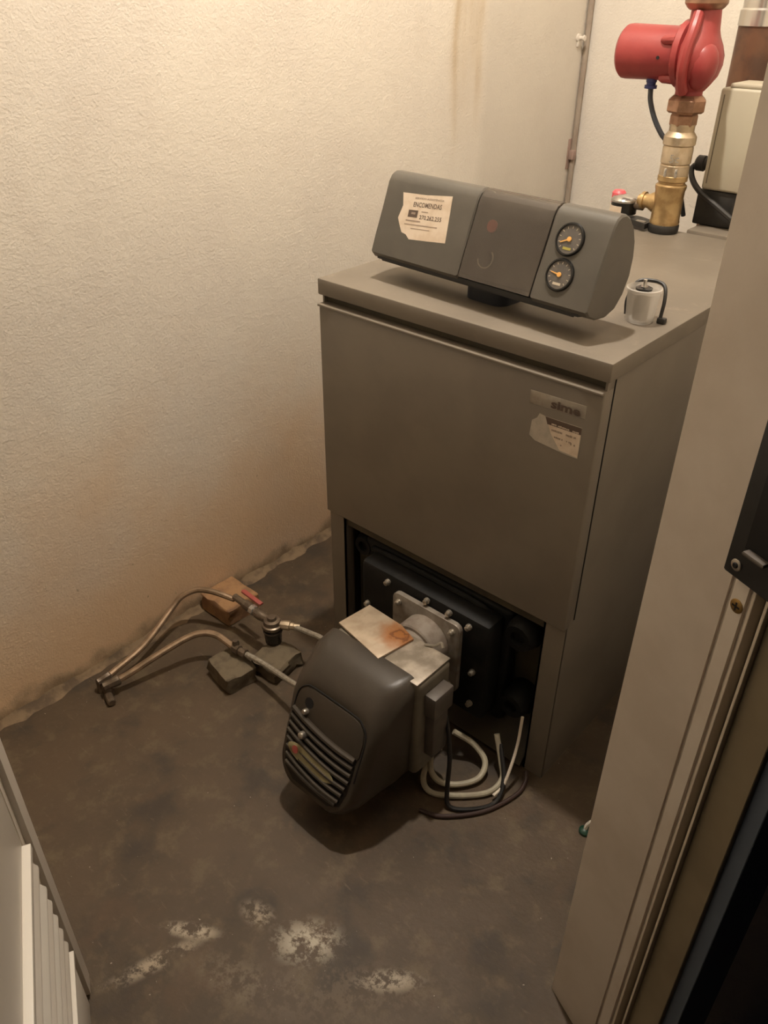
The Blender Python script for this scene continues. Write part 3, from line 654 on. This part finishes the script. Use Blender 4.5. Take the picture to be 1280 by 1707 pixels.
# ------------------------------------------------------------------ oil burner
BX = .308
bu = thing('oil_burner', 'grey oil burner with rusty top plate plugged into the boiler front', 'burner', (BX, -.22, .02))
fl = bmesh.new(); b_prism(fl, [(BX+a, -.022, .215+b) for a, b in rrect(.184, .19, .014)], (0, .012, 0), .0015); fl = build('mounting_flange', fl, 'flange', bu)
for a, b in ((-.074, .075), (.074, .075), (-.074, -.075), (.074, -.075)): link('flange_bolt', bolt, 'bolt', fl, (BX+a, -.022, .215+b))
lathe('blast_tube', (BX+.008, -.012, .232), (0, -1, 0), [(0, .058), (.01, .060), (.055, .060), (.058, .057), (.058, .050), (.085, .050)], 'tube_steel', bu, 40)
hb = b_box(bmesh.new(), (.197, -.20, .035), (.436, -.092, .296), .014, 4); build('housing', hb, 'housing_side', bu)
tp = b_box(bmesh.new(), (.333, -.198, .2945), (.432, -.094, .2985), .0015); build('top_plate', tp, 'burner_cast', bu)
rp = bmesh.new(); b_prism(rp, [(.196, -.172, .299), (.330, -.197, .299), (.345, -.105, .299), (.300, -.090, .299), (.205, -.086, .299)], (0, 0, .0055), .0008); build('rusty_plate', rp, 'burner_rust', bu, loc=(.270, -.170, .299))
tube('plate_wire', [(.37, -.10, .300), (.39, -.092, .304), (.40, -.085, .312), (.408, -.088, .306)], .003, 'bolt', bu, 6)
HC = .306
def hood():
    bm = bmesh.new(); S = [(-.186, -.176, .1215, .3025, .022, .026), (-.225, -.235, .1225, .3025, .020, .036), (-.248, -.290, .1195, .293, .018, .052), (-.272, -.340, .1165, .278, .020, .054), (-.288, -.368, .111, .262, .026, .054), (-.2955, -.379, .104, .251, .034, .052), (-.2965, -.3815, .100, .2465, .039, .050)]
    rings = []
    for (yt, yb, hw, zt, zb, r) in S:
        R = []
        for a, b in rrect(2*hw, zt-zb, r, 7):
            # lower corners pulled in a little: the cover tapers downwards
            z = (zt+zb)/2+b; k = (zt-z)/(zt-zb); a2 = a*(1-.10*k*k); R.append(bm.verts.new((HC+a2, yt+(yb-yt)*k, z)))
        rings.append(R)
    n = len(rings[0])
    for A, B in zip(rings, rings[1:]):
        for k in range(n): j = (k+1) % n; bm.faces.new((A[k], A[j], B[j], B[k]))
    bm.faces.new(rings[0]); bm.faces.new(rings[-1]); return bm
hd_ = build('hood', hood(), 'hood', bu, ang=40)
# front face frame: origin at top centre of the face, v runs down
FT = Vector((HC, -.2968, .2465)); FB = Vector((HC, -.3818, .039)); FD = (FB-FT); FL = FD.length; FD.normalize(); FX = Vector((1, 0, 0)); FN = FD.cross(FX)
if FN.y > 0: FN = -FN
def hp(a, v, h=0): return FT+FX*a+FD*v+FN*h
pl = bmesh.new(); top = [(.092, .076), (.092, .045), (.086, .022), (.074, .010), (.055, .005), (-.055, .005), (-.074, .010), (-.086, .022), (-.091, .045), (-.090, .064)]
top += [(-.06, .071), (-.02, .078), (.03, .083), (.06, .084), (.088, .083)]
b_prism(pl, [hp(a, v, -.002) for a, v in top], FN*.0045, .0012); cv2 = build('access_cover', pl, M['hood'], bu)
# dark groove around the cover
gr = [hp(a, v, .0003) for a, v in ((.0955, .13), (.0955, .045), (.089, .020), (.075, .0065), (.055, .0015), (-.055, .0015), (-.075, .0065), (-.089, .020), (-.095, .045), (-.094, .13))]
build('cover_groove', b_tube(bmesh.new(), gr, .0016, 6, 4), 'seam', bu)
bk_ = bmesh.new(); b_prism(bk_, [hp(a, v, -.0005) for a, v in ((-.090, .066), (-.06, .073), (-.02, .080), (.03, .085), (.088, .086), (.088, .16), (.078, .197), (.05, .214), (-.05, .214), (-.078, .197), (-.09, .16))], FN*.001); build('vent_recess', bk_, 'vent_dark', bu)
for i in range(8):
    v0 = .0755+.0168*i; w = .093 if i < 4 else .093-.004*(i-3)
    P = [hp(-w, v0-.009, .002), hp(-w*.55, v0-.001, .005), hp(0, v0+.006, .0065), hp(w*.5, v0+.0095, .006), hp(w*.92, v0+.010, .003)]
    if i == 7: P = [hp(-w, v0-.008, .002), hp(-w*.3, v0, .004), hp(w*.3, v0+.004, .004), hp(w*.9, v0+.004, .002)]
    build('vent_slat', b_tube(bmesh.new(), P, .0052 if i else .0068, 8, 4), 'hood', bu)
# oval maker's plate
ov = []
for k in range(28):
    a = 2*pi*k/28; x = .066*math.cos(a); y = .019*math.sin(a); ov.append((-.012+x, .147+y+x*.07))
lb = bmesh.new(); b_prism(lb, [hp(a, v, .008) for a, v in ov], FN*.002, .0006); lb = build('maker_plate', lb, 'label_plate', bu)
lm = bmesh.new(); rr = random.Random(4)
for k in range(13):
    a = -.036+k*.0055; v = .148+a*.07; h = .0035*rr.uniform(.7, 1.2); b_prism(lm, [hp(a, v-h, .0101), hp(a+.0035, v-h+.0008, .0101), hp(a+.0035, v+h, .0101), hp(a, v+h-.0008, .0101)], FN*.0003)
build('plate_print', lm, 'ink_pale', lb)
build('red_emblem', b_lathe(bmesh.new(), hp(-.056, .1435, .0098), FN, [(0, .0085), (.0008, .0085), (.0009, 0)], 16), 'red_knob', lb)
build('sight_hole', b_lathe(bmesh.new(), hp(-.057, .037, .0012), FN, [(0, .0115), (.0018, .0115), (.0019, 0)], 20), 'seam', cv2)
build('cover_screw', b_lathe(bmesh.new(), hp(-.058, .0565, .002), FN, [(0, .0065), (.008, .0065), (.011, .0045), (.0115, 0)], 14), 'knob', cv2)
build('lock_knob', b_lathe(bmesh.new(), hp(-.046, .103, .004), FN, [(0, .0085), (.010, .0085), (.015, .0065), (.017, .003), (.017, 0)], 16), 'knob', bu)
# plug box on the right flank
pb = bmesh.new(); b_box(pb, (.430, -.178, .205), (.463, -.118, .262), .004); b_box(pb, (.430, -.172, .085), (.458, -.124, .21), .006); build('plug_box', pb, 'plug', bu)

bu.location = (.337, -.250, .070); bu.scale = (.964, .964, .964)

# ------------------------------------------------------------------ cables behind the burner
o = tube('white_cable', [(.446, -.16, .088), (.452, -.165, .04), (.475, -.16, .018), (.505, -.135, .012), (.527, -.095, .014), (.518, -.062, .030), (.480, -.055, .050), (.440, -.075, .075)], .0065, 'cable_white', None, 10); tag(o, 'dirty white cable, small inner loop below the plug box', 'cable', 'cables looped behind the burner')
o = tube('white_cable', [(.442, -.145, .087), (.444, -.180, .03), (.470, -.188, .0085), (.515, -.160, .008), (.560, -.110, .0085), (.568, -.070, .020), (.550, -.050, .045), (.52, -.030, .090)], .0062, 'cable_white', None, 10); tag(o, 'dirty white cable, wide outer loop on the floor', 'cable', 'cables looped behind the burner')
o = tube('black_cable', [(.462, -.150, .225), (.484, -.160, .19), (.502, -.172, .12), (.508, -.182, .05), (.520, -.190, .010), (.552, -.170, .006), (.585, -.120, .006), (.575, -.075, .03), (.535, -.035, .075)], .0048, 'cable_black', None, 10); tag(o, 'black cable hanging from the plug box to the floor', 'cable')
o = tube('brown_cable', [(.480, -.235, .005), (.525, -.215, .005), (.580, -.150, .005), (.606, -.075, .005), (.604, -.035, .006), (.592, -.012, .012)], .0046, 'cable_brown', None, 10); tag(o, 'brown cable curving over the floor to the boiler corner', 'cable')
o = tube('grey_lead', [(.565, -.012, .16), (.572, -.03, .10), (.578, -.058, .055), (.580, -.085, .022), (.576, -.112, .015)], .0034, M['frame_lip'], None, 8); tag(o, 'thin pale lead dropping in front of the boiler leg', 'cable')

# ------------------------------------------------------------------ oil lines on the left
pf = thing('return_oil_line', 'dull copper oil pipe arching low over the floor to the block', 'pipe', (-.272, -.462, 0))
tube('copper_tube', [(-.274, -.468, .034), (-.262, -.430, .042), (-.245, -.361, .062), (-.225, -.285, .080), (-.205, -.250, .086), (-.178, -.229, .082), (-.150, -.222, .073), (-.125, -.218, .066)], .0085, 'copper_dull', pf)
tube('flexible_hose', [(-.09, -.214, .066), (-.06, -.212, .069), (-.022, -.210, .071), (.035, -.214, .080), (.085, -.219, .090), (.15, -.225, .105), (.24, -.235, .125)], .0066, 'hose', pf)
bm = bmesh.new(); b_lathe(bm, (-.128, -.2185, .066), (1, .1, 0), [(0, .010), (.004, .0125), (.02, .0125), (.022, .009), (.026, .009), (.027, .0115), (.042, .0115), (.044, .008)], 8); build('compression_fitting', bm, 'fitting', pf)
lathe('valve_stub', (-.122, -.214, .052), (0, 0, 1), [(0, .007), (.01, .009), (.03, .009), (.036, .006), (.036, 0)], 'fitting', pf, 10)
bm = bmesh.new(); b_lathe(bm, (-.268, -.452, .036), (-.25, -.9, -.1), [(0, .010), (.003, .0125), (.018, .0125), (.02, .011), (.04, .011)], 8); b_lathe(bm, (-.277, -.482, .0005), (0, 0, 1), [(0, .013), (.01, .0115), (.034, .0115), (.040, .009), (.041, 0)], 12); b_lathe(bm, (-.268, -.488, .0105), (1, -.3, 0), [(0, .010), (.028, .010), (.03, .008)], 8); build('elbow_fitting', bm, 'fitting', pf)
sf = thing('supply_oil_line', 'thin oil pipe rising along the wall to the filter', 'pipe', (-.305, -.47, 0))
tube('copper_tube', [(-.300, -.466, .034), (-.302, -.43, .040), (-.305, -.373, .050), (-.322, -.320, .056), (-.335, -.2805, .066), (-.345, -.235, .084), (-.344, -.208, .100), (-.326, -.1766, .112), (-.298, -.158, .115), (-.262, -.142, .112), (-.228, -.128, .106)], .0078, 'copper_dull', sf)
bm = bmesh.new(); b_lathe(bm, (-.300, -.458, .0345), (-.05, -1, -.08), [(0, .009), (.003, .0115), (.018, .0115), (.02, .010), (.034, .010)], 8); b_lathe(bm, (-.303, -.484, .0005), (0, 0, 1), [(0, .0125), (.01, .011), (.034, .011), (.038, .008), (.039, 0)], 12); build('elbow_fitting', bm, 'fitting', sf)
tube('flexible_hose', [(-.045, -.095, .101), (-.015, -.093, .107), (.02, -.092, .114), (.06, -.094, .122), (.13, -.12, .135), (.235, -.16, .15)], .0066, 'hose', sf)
of = thing('oil_filter', 'small oil filter with dark bowl and red-handled valve', 'filter', (-.09, -.122, .03))
lathe('bowl', (-.088, -.124, .098), (0, 0, -1), [(0, .022), (.012, .024), (.018, .0225), (.050, .0205), (.060, .016), (.064, 0)], 'filter_bowl', of, 24)
lathe('filter_head', (-.088, -.124, .096), (0, 0, 1), [(0, .026), (.008, .026), (.010, .022), (.020, .020), (.022, .012), (.030, .010), (.031, 0)], 'fitting', of, 24)
lathe('bowl_ring', (-.088, -.124, .083), (0, 0, 1), [(0, .0245), (.004, .0245)], 'plug', of, 24)
bm = bmesh.new(); b_lathe(bm, (-.070, -.113, .104), (.85, .5, 0), [(0, .010), (.01, .012), (.024, .012), (.026, .009), (.034, .009), (.035, .0075), (.05, .0075)], 8); build('outlet_union', bm, 'brass_pale', of)
bm = bmesh.new(); b_lathe(bm, (-.105, -.125, .106), (-1, .0, .05), [(0, .010), (.015, .011), (.022, .013), (.04, .013), (.043, .010), (.06, .010), (.062, .012), (.085, .012), (.086, .009), (.125, .009)], 10); build('inlet_valve', bm, 'fitting', of)
lathe('bright_nut', (-.150, -.125, .1085), (-1, 0, .05), [(0, .0115), (.002, .0135), (.014, .0135), (.016, .0115)], 'silver', of, 8)
rk = bmesh.new(); b_prism(rk, [Vector((-.148, -.105, .117))+Vector((a, b, 0)) for a, b in ((0, -.006), (0, .006), (-.075, .010), (-.080, .002), (-.075, -.003))], (0, 0, .006), .002); build('red_lever', rk, 'red_knob', of)
# brick by the wall, blocks under the pipe
def rough_block(a, b, seed, amp=.003, cuts=3):
    bm = bmesh.new(); b_box(bm, a, b); bmesh.ops.subdivide_edges(bm, edges=bm.edges, cuts=cuts, use_grid_fill=True); rnd = random.Random(seed)
    zmin = min(v.co.z for v in bm.verts)
    for v in bm.verts:
        v.co += Vector((rnd.uniform(-amp, amp), rnd.uniform(-amp, amp), 0 if v.co.z < zmin+1e-4 else rnd.uniform(-amp, amp)))
    bmesh.ops.bevel(bm, geom=[e for e in bm.edges if len(e.link_faces) == 2 and e.calc_face_angle() > .8], offset=.003, segments=1, affect='EDGES')
    return bm
def rot_about(ob, ang): ob.rotation_euler.z = ang
o = build('brick', rough_block((-.372, -.135, 0), (-.256, -.028, .052), 3, .002), 'brick', None, ang=30); tag(o, 'ochre brick lying against the foot of the left wall', 'brick')
o = build('stone_block', rough_block((-.155, -.285, 0), (-.058, -.205, .046), 5, .003), 'block', None, ang=30); rot_about(o, math.radians(-9)); tag(o, 'dusty stone block under the copper oil pipe', 'block', 'stone blocks under the oil lines')
o = build('stone_block', rough_block((-.095, -.196, 0), (-.010, -.100, .043), 8, .005), 'block', None, ang=30); rot_about(o, math.radians(4)); tag(o, 'ragged dark block in the shadow of the oil filter', 'block', 'stone blocks under the oil lines')
# small green stub by the jamb
gs = thing('green_plug', 'small green plastic plug on the floor beside the door jamb', 'plug', (.757, -.050, 0))
lathe('plug_body', (.757, -.050, .0002), (0, 0, 1), [(0, .012), (.006, .012), (.010, .008), (.012, 0)], 'green', gs, 14)
tube('plug_pin', [(.757, -.05, .006), (.758, -.048, .020), (.764, -.045, .034)], .004, M['white_plastic'], gs, 8)
